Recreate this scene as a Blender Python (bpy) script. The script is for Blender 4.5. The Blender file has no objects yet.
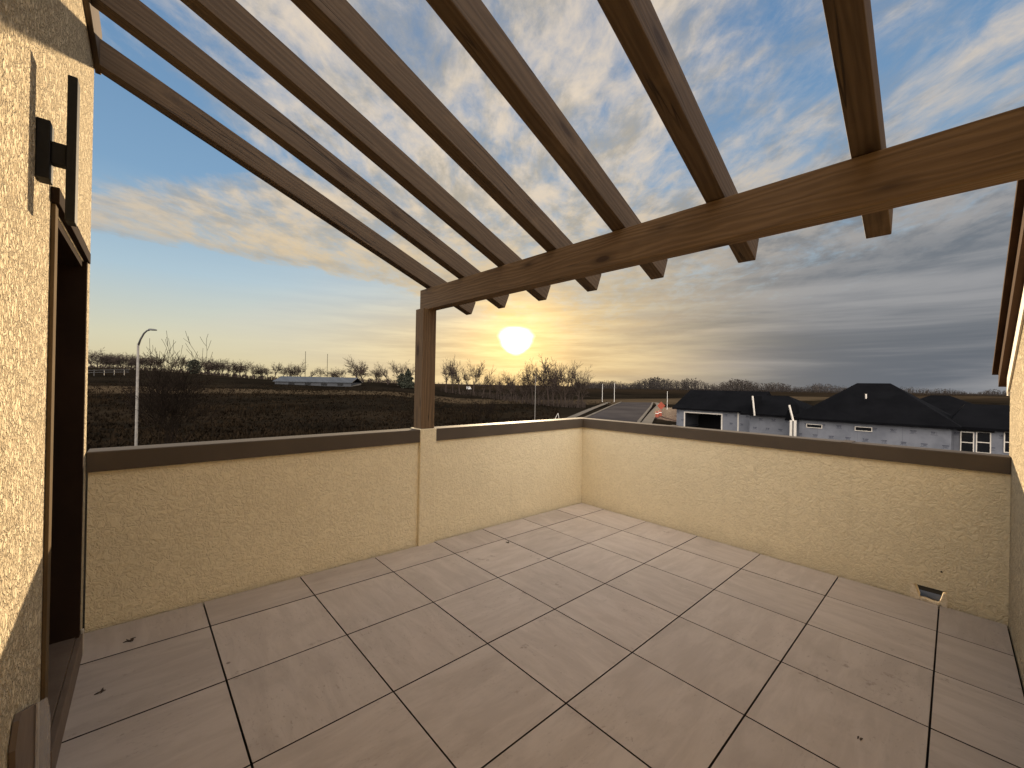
import bpy, math, random
from mathutils import Vector, Matrix
random.seed(7)
sc = bpy.context.scene
col = sc.collection

# ------------------------------------------------------------------ camera survey
F_PX, PITCH, ROLL, YAW = 408.7708, 0.0025, 0.0187, 0.8253
FW = Vector((math.cos(YAW), math.sin(YAW), 0)); RT = Vector((math.sin(YAW), -math.cos(YAW), 0)); UP = Vector((0, 0, 1))
fwd = FW*math.cos(PITCH) + UP*math.sin(PITCH)
up0 = -FW*math.sin(PITCH) + UP*math.cos(PITCH)
cr, sr = math.cos(ROLL), math.sin(ROLL)
right = RT*cr + up0*sr
upv = up0*cr - RT*sr
def ray(px, py):
    return fwd + right*((px-512)/F_PX) - upv*((py-384)/F_PX)
def hit(axis, val, px, py):
    r = ray(px, py); return r*(val/r[axis])
def at(px, depth):
    """ground position (x, y) seen in picture column px at a forward distance"""
    r = ray(px, 384+ (px-512)*0.0187); r = r/(r.x*FW.x + r.y*FW.y)
    return r.x*depth, r.y*depth
cam = bpy.data.cameras.new('camera'); co = bpy.data.objects.new('camera', cam); col.objects.link(co)
m = Matrix((right, upv, -fwd)).transposed().to_4x4(); co.matrix_world = m
cam.sensor_width = 36; cam.lens = 36*F_PX/1024; cam.clip_start = 0.02; cam.clip_end = 20000
sc.camera = co

# ------------------------------------------------------------------ helpers
class MB:
    def __init__(s): s.v = []; s.f = []
    def quad(s, a, b, c, d):
        n = len(s.v); s.v += [tuple(a), tuple(b), tuple(c), tuple(d)]; s.f.append((n, n+1, n+2, n+3)); return s
    def poly(s, pts):
        n = len(s.v); s.v += [tuple(p) for p in pts]; s.f.append(tuple(range(n, n+len(pts)))); return s
    def box(s, x0, x1, y0, y1, z0, z1):
        return s.hexa([(x0,y0,z0),(x1,y0,z0),(x1,y1,z0),(x0,y1,z0),(x0,y0,z1),(x1,y0,z1),(x1,y1,z1),(x0,y1,z1)])
    def hexa(s, p):
        n = len(s.v); s.v += [tuple(q) for q in p]
        for f in ((0,3,2,1),(4,5,6,7),(0,1,5,4),(1,2,6,5),(2,3,7,6),(3,0,4,7)): s.f.append(tuple(n+i for i in f))
        return s
    def prism(s, pts, d):
        """polygon extruded by vector d"""
        n = len(s.v); k = len(pts); d = Vector(d)
        s.v += [tuple(p) for p in pts] + [tuple(Vector(p)+d) for p in pts]
        s.f.append(tuple(range(n+k-1, n-1, -1))); s.f.append(tuple(range(n+k, n+2*k)))
        for i in range(k):
            j = (i+1) % k; s.f.append((n+i, n+j, n+k+j, n+k+i))
        return s
    def tube(s, pts, rads, sides=6, cap=True):
        n0 = len(s.v); prev = None
        for i, p in enumerate(pts):
            p = Vector(p)
            a = Vector(pts[max(0, i-1)]); b = Vector(pts[min(len(pts)-1, i+1)])
            t = (b-a); t = t.normalized() if t.length > 1e-9 else Vector((0,0,1))
            q = Vector((1,0,0)) if abs(t.x) < .9 else Vector((0,1,0))
            u = t.cross(q).normalized(); w = t.cross(u)
            for k in range(sides):
                an = 2*math.pi*k/sides
                s.v.append(tuple(p + (u*math.cos(an)+w*math.sin(an))*rads[i]))
        for i in range(len(pts)-1):
            for k in range(sides):
                a = n0+i*sides+k; b = n0+i*sides+(k+1) % sides
                s.f.append((a, b, b+sides, a+sides))
        if cap:
            s.f.append(tuple(n0+k for k in range(sides-1, -1, -1)))
            e = n0+(len(pts)-1)*sides; s.f.append(tuple(e+k for k in range(sides)))
        return s
    def mesh(s, name, mat, smooth=False):
        me = bpy.data.meshes.new(name); me.from_pydata(s.v, [], s.f); me.materials.append(mat)
        import bmesh
        bm = bmesh.new(); bm.from_mesh(me); bmesh.ops.recalc_face_normals(bm, faces=bm.faces); bm.to_mesh(me); bm.free()
        if smooth: me.polygons.foreach_set('use_smooth', [True]*len(me.polygons))
        me.update(); return me
    def build(s, name, mat, parent=None, bevel=0, smooth=False, raw=False):
        if raw:
            me = bpy.data.meshes.new(name); me.from_pydata(s.v, [], s.f); me.materials.append(mat); me.update()
            if smooth: me.polygons.foreach_set('use_smooth', [True]*len(me.polygons))
        else: me = s.mesh(name, mat, smooth)
        o = bpy.data.objects.new(name, me); col.objects.link(o)
        if parent: o.parent = parent
        if bevel:
            b = o.modifiers.new('bevel', 'BEVEL'); b.width = bevel; b.segments = 2; b.limit_method = 'ANGLE'; b.angle_limit = math.radians(40)
        return o
def tag(o, label=None, cat=None, group=None, kind=None):
    if label: o['label'] = label
    if cat: o['category'] = cat
    if group: o['group'] = group
    if kind: o['kind'] = kind
    return o
def empty(name, loc=(0,0,0), label=None, cat=None, group=None):
    o = bpy.data.objects.new(name, None); col.objects.link(o); o.location = loc; o.empty_display_size = .2
    return tag(o, label, cat, group)
def copy_tree(o, loc, rz=0, s=1.0, label=None, group=None):
    c = o.copy(); col.objects.link(c); c.location = loc; c.rotation_euler = (0,0,rz); c.scale = (s,s,s) if not isinstance(s, tuple) else s
    if label: c['label'] = label
    if group: c['group'] = group
    for ch in list(o.children):
        d = ch.copy(); col.objects.link(d); d.parent = c
        for g in list(ch.children):
            e = g.copy(); col.objects.link(e); e.parent = d
    return c

# ------------------------------------------------------------------ node helpers
class NT:
    def __init__(s, tree): s.t = tree; s.n = tree.nodes; s.l = tree.links
    def _in(s, sock, v):
        if hasattr(v, 'is_linked') or isinstance(v, bpy.types.NodeSocket): s.l.new(v, sock)
        else: sock.default_value = v
    def math(s, op, a, b=None, c=None, clamp=False):
        n = s.n.new('ShaderNodeMath'); n.operation = op; n.use_clamp = clamp
        s._in(n.inputs[0], a)
        if b is not None: s._in(n.inputs[1], b)
        if c is not None: s._in(n.inputs[2], c)
        return n.outputs[0]
    def vmath(s, op, a, b=None):
        n = s.n.new('ShaderNodeVectorMath'); n.operation = op; s._in(n.inputs[0], a)
        if b is not None: s._in(n.inputs['Scale'] if op == 'SCALE' else n.inputs[1], b)
        return n.outputs['Value'] if op in ('DOT_PRODUCT', 'LENGTH') else n.outputs[0]
    def smooth(s, v, lo, hi, a=0.0, b=1.0, kind='SMOOTHSTEP'):
        n = s.n.new('ShaderNodeMapRange'); n.interpolation_type = kind
        s._in(n.inputs[0], v); s._in(n.inputs[1], lo); s._in(n.inputs[2], hi); s._in(n.inputs[3], a); s._in(n.inputs[4], b)
        return n.outputs[0]
    def mix(s, f, a, b, blend='MIX'):
        n = s.n.new('ShaderNodeMix'); n.data_type = 'RGBA'; n.blend_type = blend
        s._in(n.inputs[0], f); s._in(n.inputs[6], a if not isinstance(a, tuple) else (*a[:3], 1)); s._in(n.inputs[7], b if not isinstance(b, tuple) else (*b[:3], 1))
        return n.outputs[2]
    def noise(s, vec, scale, detail=4, rough=.5, dist=0, dims='3D', out=0):
        n = s.n.new('ShaderNodeTexNoise'); n.noise_dimensions = dims
        s._in(n.inputs['Vector'], vec); s._in(n.inputs['Scale'], scale); n.inputs['Detail'].default_value = detail
        n.inputs['Roughness'].default_value = rough; n.inputs['Distortion'].default_value = dist
        return n.outputs[out]
    def vor(s, vec, scale, feature='F1', out='Distance', rand=1):
        n = s.n.new('ShaderNodeTexVoronoi'); n.feature = feature; s._in(n.inputs['Vector'], vec); s._in(n.inputs['Scale'], scale)
        n.inputs['Randomness'].default_value = rand
        return n.outputs[out]
    def mapping(s, vec, scale=(1,1,1), loc=(0,0,0), rot=(0,0,0)):
        n = s.n.new('ShaderNodeMapping'); s._in(n.inputs[0], vec); s._in(n.inputs['Location'], loc); n.inputs['Rotation'].default_value = rot; n.inputs['Scale'].default_value = scale
        return n.outputs[0]
    def combine(s, x, y, z):
        n = s.n.new('ShaderNodeCombineXYZ'); s._in(n.inputs[0], x); s._in(n.inputs[1], y); s._in(n.inputs[2], z); return n.outputs[0]
    def sep(s, v):
        n = s.n.new('ShaderNodeSeparateXYZ'); s._in(n.inputs[0], v); return n.outputs
    def coord(s, which='Object'):
        return s.n.new('ShaderNodeTexCoord').outputs[which]
    def geo_pos(s): return s.n.new('ShaderNodeNewGeometry').outputs['Position']
    def rand(s): return s.n.new('ShaderNodeObjectInfo').outputs['Random']
    def bump(s, h, strength, dist, normal=None):
        n = s.n.new('ShaderNodeBump'); n.inputs['Strength'].default_value = strength; n.inputs['Distance'].default_value = dist
        s._in(n.inputs['Height'], h)
        if normal is not None: s._in(n.inputs['Normal'], normal)
        return n.outputs[0]
def mat(name, color=(.5,.5,.5), rough=.6, metal=0, spec=.5):
    mt = bpy.data.materials.new(name); mt.use_nodes = True; t = NT(mt.node_tree)
    b = t.n['Principled BSDF']; b.inputs['Base Color'].default_value = (*color, 1); b.inputs['Roughness'].default_value = rough
    b.inputs['Metallic'].default_value = metal; b.inputs['Specular IOR Level'].default_value = spec
    return mt, t, b
def varied(name, c1, c2, scale=6, rough=.6, metal=0, spec=.5, bump=0, bscale=60, stretch=(1,1,1), space='Object'):
    mt, t, b = mat(name, c1, rough, metal, spec)
    v = t.mapping(t.coord() if space == 'Object' else t.geo_pos(), stretch)
    f = t.smooth(t.noise(v, scale, 6, .6), .3, .7)
    t.l.new(t.mix(f, c1, c2), b.inputs['Base Color'])
    if bump: t.l.new(t.bump(t.noise(v, bscale, 4, .6), 1, bump), b.inputs['Normal'])
    return mt

M = {}
# stucco: lace/knock-down trowel finish
def stucco(name, base, dark, scale, depth, stain=True, cpit=.45):
    mt, t, b = mat(name, base, .9, 0, .25)
    p = t.geo_pos()
    warp = t.noise(p, 9, 2, .5, out=1)
    pw = t.vmath('ADD', p, t.vmath('SCALE', t.vmath('SUBTRACT', warp, (.5,.5,.5)), .05))
    n1 = t.noise(pw, scale, 3, .55, .8)
    worms = t.smooth(t.math('ABSOLUTE', t.math('SUBTRACT', n1, .5)), .0, .085)
    n2 = t.noise(pw, scale*2.3, 2, .5, .4)
    plate = t.smooth(n2, .40, .56)
    h = t.math('ADD', t.math('MULTIPLY', worms, .6), t.math('MULTIPLY', plate, .5))
    h = t.math('ADD', h, t.math('MULTIPLY', t.noise(p, scale*7, 2, .6), .18))
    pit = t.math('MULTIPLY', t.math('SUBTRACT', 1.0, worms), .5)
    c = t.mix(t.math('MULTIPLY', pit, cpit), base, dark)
    big = t.smooth(t.noise(p, 1.3, 5, .6), .35, .75)
    c = t.mix(t.math('MULTIPLY', big, .30), c, tuple(x*.78 for x in base))
    fine = t.smooth(t.noise(p, 110, 2, .5), .62, .75)
    c = t.mix(t.math('MULTIPLY', fine, .3), c, dark)
    if stain:  # rain streaks: thin in x/y, long in z
        sv = t.mapping(p, (9, 9, .7)); st = t.smooth(t.noise(sv, 1, 4, .6), .58, .8)
        c = t.mix(t.math('MULTIPLY', st, .22), c, tuple(x*.6 for x in base))
        z = t.sep(p)[2]   # splash dirt just above the floor
        spl = t.math('MULTIPLY', t.smooth(t.math('ADD', z, t.math('MULTIPLY', t.noise(p, 6, 4, .6), .18)), -1.30, -1.52), .35)
        c = t.mix(spl, c, tuple(x*.55 for x in base))
    t.l.new(c, b.inputs['Base Color'])
    t.l.new(t.bump(h, 1, depth), b.inputs['Normal'])
    return mt
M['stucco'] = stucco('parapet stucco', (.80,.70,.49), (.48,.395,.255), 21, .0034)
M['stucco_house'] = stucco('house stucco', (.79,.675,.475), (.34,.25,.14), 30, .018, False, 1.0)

# timber, grain along local X
def wood(name, base, dark, knots=True):
    mt, t, b = mat(name, base, .72, 0, .3)
    off = t.math('MULTIPLY', t.rand(), 37.0)
    p = t.vmath('ADD', t.coord(), t.combine(off, off, off))
    w = t.noise(t.mapping(p, (.8, 5, 5)), 1, 3, .55, out=1)
    pw = t.vmath('ADD', p, t.vmath('SCALE', t.vmath('SUBTRACT', w, (.5,.5,.5)), .10))
    rings = t.n.new('ShaderNodeTexWave'); rings.wave_type = 'RINGS'; rings.rings_direction = 'X'
    t.l.new(t.mapping(pw, (.12, 1, 1), (0, .03, .06)), rings.inputs[0]); rings.inputs['Scale'].default_value = 16; rings.inputs['Distortion'].default_value = 5.0
    rings.inputs['Detail'].default_value = 3; rings.inputs['Detail Scale'].default_value = 1.5
    g = rings.outputs['Fac']
    fine = t.noise(t.mapping(p, (2.5, 75, 75)), 1, 3, .6)
    c = t.mix(t.math('MULTIPLY', g, .5), base, dark)
    c = t.mix(t.smooth(fine, .45, .8, 0, .45), c, tuple(x*.5 for x in dark))
    c = t.mix(t.smooth(t.noise(t.mapping(p, (1.5, 9, 9)), 1, 4, .6), .45, .75, 0, .55), c, tuple(x*.62 for x in base))
    c = t.mix(t.smooth(t.noise(t.mapping(p, (4, 4, 4)), 1, 4, .6), .55, .8, 0, .3), c, (.20,.135,.075))
    # drying checks: thin dark cracks running with the grain
    ck = t.math('MULTIPLY', t.smooth(t.math('ABSOLUTE', t.math('SUBTRACT', t.noise(t.mapping(p, (.55, 17, 17)), 1, 2, .5), .5)), .004, .016, 1, 0), t.smooth(t.noise(t.mapping(p, (1.6, 3, 3)), 1, 2, .5), .50, .60))
    c = t.mix(t.math('MULTIPLY', ck, .8), c, (.016,.010,.007))
    h = t.math('SUBTRACT', t.math('ADD', t.math('MULTIPLY', g, .4), t.math('MULTIPLY', fine, .6)), t.math('MULTIPLY', ck, 1.2))
    if knots:
        kd = t.vor(t.mapping(p, (2.4, 7, 7)), 1)
        k = t.smooth(kd, .10, .17, 1, 0)
        c = t.mix(k, c, (.035,.018,.010))
        halo = t.smooth(kd, .14, .30, .45, 0); c = t.mix(halo, c, tuple(x*.7 for x in dark))
    t.l.new(c, b.inputs['Base Color']); t.l.new(t.bump(h, .5, .003), b.inputs['Normal'])
    return mt
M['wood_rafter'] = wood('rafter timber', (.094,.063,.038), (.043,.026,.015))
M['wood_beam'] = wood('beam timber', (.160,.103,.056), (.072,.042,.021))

# porcelain pavers
def tile_mat():
    mt, t, b = mat('paver tile', (.3,.24,.2), .55, 0, .4)
    p = t.geo_pos(); x, y, z = t.sep(p)
    ix = t.math('FLOOR', t.math('DIVIDE', t.math('SUBTRACT', x, .358), .594)); iy = t.math('FLOOR', t.math('DIVIDE', t.math('SUBTRACT', y, .0618), .594))
    wn = t.n.new('ShaderNodeTexWhiteNoise'); wn.noise_dimensions = '2D'; t.l.new(t.combine(ix, iy, 0.0), wn.inputs['Vector'])
    r, rc = wn.outputs['Value'], wn.outputs['Color']
    pv = t.vmath('ADD', p, t.vmath('SCALE', rc, 9.0))
    # long smeary veins whose direction differs by tile
    rot = t.n.new('ShaderNodeVectorRotate'); rot.rotation_type = 'Z_AXIS'; t.l.new(pv, rot.inputs['Vector']); t.l.new(t.math('MULTIPLY', t.math('ROUND', t.math('MULTIPLY', r, 3.0)), math.pi/2), rot.inputs['Angle'])
    v = t.mapping(rot.outputs[0], (1.6, 7, 1), rot=(0,0,.5))
    vein = t.noise(v, 1.6, 7, .62, .6)
    c = t.mix(t.smooth(vein, .35, .68), (.432,.375,.343), (.505,.445,.410))
    c = t.mix(t.smooth(t.noise(t.mapping(rot.outputs[0], (6, 60, 1), rot=(0,0,.5)), 1, 4, .6), .55, .85, 0, .35), c, (.315,.268,.242))
    c = t.mix(t.math('MULTIPLY', t.smooth(t.noise(pv, 3.2, 5, .6), .5, .72), .35), c, (.325,.278,.250))
    grit = t.math('MULTIPLY', t.smooth(t.noise(t.mapping(rot.outputs[0], (34, 75, 1), rot=(0,0,.5)), 1, 5, .7), .56, .70), t.smooth(t.noise(pv, 2.3, 4, .6), .42, .62))
    c = t.mix(t.math('MULTIPLY', grit, .42), c, (.17,.135,.115))
    # scuffs and spots
    sc_ = t.math('MULTIPLY', t.smooth(t.noise(t.mapping(p, (9, 9, 1)), 1, 7, .72), .60, .70), t.smooth(t.noise(p, 1.1, 2, .5), .48, .62))
    c = t.mix(t.math('MULTIPLY', sc_, .55), c, (.15,.115,.095))
    sp = t.math('MULTIPLY', t.smooth(t.vor(t.mapping(p, (1,1,1)), 2.6), .012, .035, 1, 0), .7)
    c = t.mix(sp, c, (.085,.062,.05))
    pk = t.math('MULTIPLY', t.smooth(t.noise(p, 1.6, 2, .5), .60, .75), .30); c = t.mix(t.math('MULTIPLY', pk, .5), c, (.50,.40,.355))
    val = t.math('ADD', .94, t.math('MULTIPLY', r, .12)); c = t.mix(1.0, c, t.combine(val, t.math('MULTIPLY', val, .985), t.math('MULTIPLY', val, .945)), 'MULTIPLY')
    # the shade of the open joints is painted onto the upright paver edges
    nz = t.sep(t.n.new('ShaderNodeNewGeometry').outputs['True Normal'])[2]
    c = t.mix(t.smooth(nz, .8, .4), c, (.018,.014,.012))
    t.l.new(c, b.inputs['Base Color'])
    t.l.new(t.smooth(t.noise(pv, 4, 5, .6), .3, .7, .48, .68), b.inputs['Roughness'])
    t.l.new(t.bump(t.math('ADD', t.math('MULTIPLY', vein, .6), t.math('MULTIPLY', t.noise(p, 140, 3, .6), .25)), .5, .002), b.inputs['Normal'])
    return mt
M['tile'] = tile_mat()
M['void'] = varied('joint void', (.012,.010,.009), (.02,.017,.015), 8, .95)
M['coping'] = varied('brown coping', (.060,.043,.028), (.074,.054,.036), 3, .68, 0, .5, .0006, 140)
M['trim'] = varied('brown trim', (.10,.066,.042), (.13,.088,.058), 4, .5, 0, .5, .0008, 90)
M['trim_dark'] = varied('dark red brown trim', (.062,.036,.022), (.08,.047,.029), 4, .85, 0, .08)
M['trim_pale'] = varied('olive casing', (.10,.070,.040), (.13,.092,.052), 5, .85, 0, .06)
M['dark_door'] = varied('dark door', (.022,.014,.010), (.032,.020,.014), 3, .9, 0, .05)
M['black_metal'] = varied('black metal', (.006,.006,.006), (.010,.010,.010), 30, .6, .0, .25)
M['membrane'] = varied('brown membrane', (.13,.092,.066), (.165,.12,.088), 7, .6, 0, .4, .003, 14)
M['caulk'] = varied('pale caulk', (.5,.45,.38), (.6,.55,.47), 20, .6)
mt, t, b = mat('clear tape', (.75,.7,.65), .25); b.inputs['Alpha'].default_value = .35
t.l.new(t.bump(t.noise(t.geo_pos(), 40, 3, .6), .8, .01), b.inputs['Normal']); M['tape'] = mt
M['cutfoam'] = varied('cut foam', (.85,.76,.60), (.66,.55,.38), 60, .9, 0, .2, .006, 90)
M['lining'] = varied('dark lining', (.02,.022,.03), (.035,.036,.045), 20, .5)
M['bark'] = varied('bark', (.012,.009,.007), (.020,.015,.012), 8, 1, 0, 0)
M['bark_far'] = varied('far bark', (.032,.020,.014), (.048,.031,.022), 2, .9)
M['evergreen'] = varied('evergreen', (.018,.022,.012), (.035,.038,.02), 3, .8)
M['galv'] = varied('galvanised pole', (.17,.155,.14), (.23,.21,.185), 6, .75, .0, .2)
M['lamp_head'] = varied('lamp head', (.05,.05,.05), (.07,.07,.07), 6, .5)
M['white_post'] = varied('white post', (.72,.68,.62), (.8,.76,.7), 3, .6)
M['dry_grass'] = varied('dead grass', (.0095,.0070,.0048), (.024,.0165,.0100), .15, 1, 0, 0, space='pos')
M['asphalt'] = varied('asphalt', (.045,.040,.040), (.065,.058,.056), .12, 1, 0, 0, space='pos')
M['concrete'] = varied('concrete', (.13,.115,.095), (.17,.15,.125), .4, 1, 0, 0, space='pos')
M['dirt'] = varied('red dirt', (.040,.018,.012), (.07,.035,.022), .9, .95, 0, .2, .2, 3, space='pos')
M['roofing'] = varied('black roofing', (.0032,.0033,.0042), (.0055,.0056,.0068), .6, .95, 0, .05, .01, 30)
M['sheathing'] = varied('roof sheathing', (.22,.13,.075), (.30,.19,.11), 1.0, .85)
M['fascia'] = varied('white fascia', (.62,.56,.48), (.72,.66,.58), 2, .6)
mt, t, b = mat('house wrap', (.2,.21,.27), .6, 0, .3)
p = t.geo_pos(); x, y, z = t.sep(p)
zz = t.math('DIVIDE', t.math('ADD', z, 10.33), .95); row = t.math('FLOOR', zz); fz = t.math('FRACT', zz)
fy = t.math('FRACT', t.math('ADD', t.math('DIVIDE', y, 1.14), t.math('MULTIPLY', row, .47)))
def within(v, lo, hi): return t.math('MULTIPLY', t.math('GREATER_THAN', v, lo), t.math('LESS_THAN', v, hi))
bars = t.math('MAXIMUM', t.math('MULTIPLY', within(fz, .69, .77), within(fy, .02, .34)), t.math('MULTIPLY', within(fz, .59, .655), within(fy, .06, .31)))
bars = t.math('MAXIMUM', bars, t.math('MULTIPLY', within(fz, .50, .53), within(fy, .02, .36)))
brk = t.smooth(t.noise(t.mapping(p, (1, 13, 5)), 1, 2, .5), .36, .44)
c = t.mix(t.smooth(t.noise(p, .7, 5, .6), .3, .7), (.130,.136,.158), (.180,.186,.210))
seam = t.math('MULTIPLY', t.math('LESS_THAN', t.math('FRACT', t.math('DIVIDE', y, 2.74)), .012), .5)
c = t.mix(seam, c, (.09,.09,.11))
c = t.mix(t.math('MULTIPLY', t.math('MULTIPLY', bars, brk), .85), c, (.03,.032,.05))
t.l.new(c, b.inputs['Base Color']); t.l.new(t.bump(t.noise(t.mapping(p, (1,1,.4)), 2.5, 4, .6), .7, .05), b.inputs['Normal']); M['wallwrap'] = mt
M['interior'] = varied('unlit interior', (.008,.007,.007), (.012,.011,.01), 2, .9)
M['glass'] = varied('window glass', (.008,.009,.011), (.012,.013,.016), 2, .12, 0, .5)
M['orange'] = varied('orange barrier', (.26,.042,.018), (.32,.06,.025), 4, .5)
M['metal_roof'] = varied('grey metal roof', (.040,.046,.055), (.060,.067,.078), .3, .5, .0, .4, stretch=(3,.2,1))
M['metal_wall'] = varied('grey metal wall', (.035,.038,.045), (.048,.052,.06), .3, .6)
M['scrap'] = varied('dry scrap', (.03,.02,.014), (.07,.045,.03), 90, .8)
M['fence'] = varied('fence rail', (.10,.095,.09), (.14,.135,.13), 3, .6)
M['car'] = varied('white paint', (.75,.75,.74), (.8,.8,.79), 3, .25)
M['tyre'] = varied('tyre', (.015,.015,.015), (.025,.025,.025), 8, .8)
M['treeline'] = varied('far woods', (.022,.017,.014), (.045,.034,.028), .05, .95, space='pos')

# ------------------------------------------------------------------ terrace
def floor_z(x, y): return -1.53 - .0192*(x-2) + .006*(y-1.5)
TU0, TV0, TS, GAP = .952, .0618, .594, .0037
U_R, V_L, V_R = 4.45, 3.40, -.27            # inner faces of the walls round the terrace
U_H = lambda v: -.20 + .019*(v-3.4)          # house wall on the left, very slightly out of square
mb = MB()
us = [ -.26 ] + [TU0+TS*k for k in range(-2, 6)] + [U_R-.006]
vs = [V_R+.006] + [TV0+TS*k for k in range(0, 6)] + [V_L-.012]
us = sorted(u for u in us if u >= -.26); 
for i in range(len(us)-1):
    for j in range(len(vs)-1):
        x0, x1, y0, y1 = us[i]+GAP, us[i+1]-GAP, vs[j]+GAP, vs[j+1]-GAP
        if x0 >= x1: continue
        if i == 0: x0 = -.30
        d = random.uniform(-.0008, .0008)
        P = []
        for dz in (-.02, 0):
            for (x, y) in ((x0,y0),(x1,y0),(x1,y1),(x0,y1)): P.append((x, y, floor_z(x, y)+dz+d))
        mb.hexa(P)
fl = mb.build('terrace_floor', M['tile'], bevel=.0012); tag(fl, 'square beige porcelain pavers with dark open joints on the terrace', 'floor', kind='structure')
mb = MB(); mb.quad(*[(x, y, floor_z(x, y)-.03) for (x, y) in ((-.3,-.3),(4.6,-.3),(4.6,3.5),(-.3,3.5))])
sub = mb.build('floor_bed', M['void']); tag(sub, 'dark bed in the open joints under the terrace pavers', 'floor bed', kind='structure')

def zrow(P): return P
# --- parapet along the far left
PT = .16; ZC0, ZC1 = -.551, -.433; ZB = -5.5
pw = empty('parapet_wall', (2.1, V_L, -1.53), 'low cream stucco parapet wall carrying the wooden post, brown coping in two lengths', 'wall', 'parapet walls round the terrace')
off = Vector(pw.location)
def kid(mbx, name, m, root, **k):
    o = mbx.build(name, m, root, **k); o.location = -Vector(root.location); return o
kid(MB().box(-.19, U_R+PT, V_L, V_L+PT, ZB, ZC0+.01), 'wall', M['stucco'], pw)
kid(MB().box(1.966, 2.140, 3.372, V_L+PT+.01, ZB, -.428), 'pilaster', M['stucco'], pw, bevel=.008)
for (a, bq) in ((-.196, 1.966), (2.140, U_R+PT+.02)):
    mbx = MB()
    prof = [(3.38, ZC0), (3.38, ZC1-.004), (3.384, ZC1), (V_L+PT+.02, ZC1-.004), (V_L+PT+.02, ZC0)]
    if a < 0: mbx.prism([(a, y, z) for y, z in prof], (bq-a, 0, 0))
    else:   # mitred against the other parapet's coping
        n = len(mbx.v)
        p0 = [(a+.002, y, z) for y, z in prof]
        p1 = [(4.43 - 3.38 + y - .001, y, z) for y, z in prof]
        mbx.v += p0+p1; k = len(prof)
        mbx.f.append(tuple(range(k))); mbx.f.append(tuple(range(2*k-1, k-1, -1)))
        for i in range(k): j = (i+1) % k; mbx.f.append((i, j, k+j, k+i))
    kid(mbx, 'coping', M['coping'], pw, bevel=.002)
# --- parapet on the right with a scupper through it
pr = empty('parapet_wall', (U_R, 1.5, -1.57), 'long cream stucco parapet wall with small scupper hole at its foot', 'wall', 'parapet walls round the terrace')
X0, X1 = U_R, U_R+PT
mbx = MB(); SC = (.026, .210, -1.588, -1.476)
mbx.box(X0, X1, SC[1], V_L-.001, ZB, ZC0+.01); mbx.box(X0, X1, V_R+.001, SC[0], ZB, ZC0+.01)
mbx.box(X0, X1, SC[0], SC[1], SC[3], ZC0+.01); mbx.box(X0, X1, SC[0], SC[1], ZB, SC[2])
# weld the blocks into one face so that no seams show
kid(mbx, 'wall', M['stucco'], pr)
mbx = MB(); prof = [(4.43, ZC0), (4.43, ZC1-.004), (4.434, ZC1), (X1+.02, ZC1-.004), (X1+.02, ZC0)]
p0 = [(x, V_R+.002, z) for x, z in prof]; p1 = [(x, 3.38 + (x-4.43) - .0, z) for x, z in prof]
mbx.v += p0+p1; k = 5; mbx.f.append(tuple(range(k))); mbx.f.append(tuple(range(2*k-1, k-1, -1)))
for i in range(k): j = (i+1) % k; mbx.f.append((i, j, k+j, k+i))
kid(mbx, 'coping', M['coping'], pr, bevel=.002)
for yy in (2.2, .62):
    kid(MB().box(4.4275, X1+.0215, yy-.035, yy+.035, ZC0+.003, ZC1+.0022), 'coping_seam', M['coping'], pr, bevel=.001)
# ragged cut edge of the scupper and its lining
mbx = MB()
y0, y1, z0, z1 = SC
rim = []
def jit(a): return a + random.uniform(-.004, .004)
def chunk(pts, proud, deep):
    mbx.prism([(X0-proud, y+random.uniform(-.002,.002), z+random.uniform(-.002,.002)) for y, z in pts], (deep, 0, 0))
chunk([(y1+.006,z1+.004),(y1+.008,z1-.04),(y1+.007,z0-.01),(y1-.052,z0+.012),(y1-.040,z0+.036),(y1-.022,z1-.012)], .006, .10)
chunk([(y0+.036,z0+.012),(y0-.006,z0-.008),(y0-.008,z0+.04),(y0+.002,z1-.018),(y0+.016,z1-.022),(y0+.026,z0+.05)], .009, .06)
chunk([(y1-.05,z0-.012),(y1-.05,z0+.016),(y1-.08,z0+.021),(y0+.07,z0+.015),(y0+.034,z0+.018),(y0+.034,z0-.012)], .008, .15)
kid(mbx, 'scupper_rim', M['cutfoam'], pr)
kid(MB().quad((X0+.03,y0,z0+.024),(X1,y0,z0+.024),(X1,y1,z0+.024),(X0+.03,y1,z0+.024)), 'scupper_lining', M['lining'], pr)
kid(MB().tube([(U_R-.004,.052,-1.335),(U_R+.01,.052,-1.335)], [.006,.006], 8), 'nail_hole', M['void'], pr)

# --- house wall on the left: a slab along v with a door opening
def hp(v, d, z): return (U_H(v)+d, v, z)
def hbox(mbx, v0, v1, d0, d1, z0, z1):
    return mbx.hexa([hp(v0,d0,z0), hp(v0,d1,z0), hp(v1,d1,z0), hp(v1,d0,z0), hp(v0,d0,z1), hp(v0,d1,z1), hp(v1,d1,z1), hp(v1,d0,z1)])
hw = empty('house_wall', (-.2, 2.6, -1.5), 'sunlit rough stucco house wall on the left edge with dark doorway', 'wall')
DV0, DV1, DZ0, DZ1 = 2.20, 3.12, -1.36, .60
VE = 3.405
mbx = MB()
hbox(mbx, V_R, DV0, -.22, 0, ZB, DZ1); hbox(mbx, DV1, VE, -.22, 0, ZB, DZ1); hbox(mbx, V_R, VE, -.22, 0, DZ1, 3.2)
hbox(mbx, DV0, DV1, -.22, -.001, ZB, DZ0)
kid(mbx, 'wall', M['stucco_house'], hw)
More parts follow.
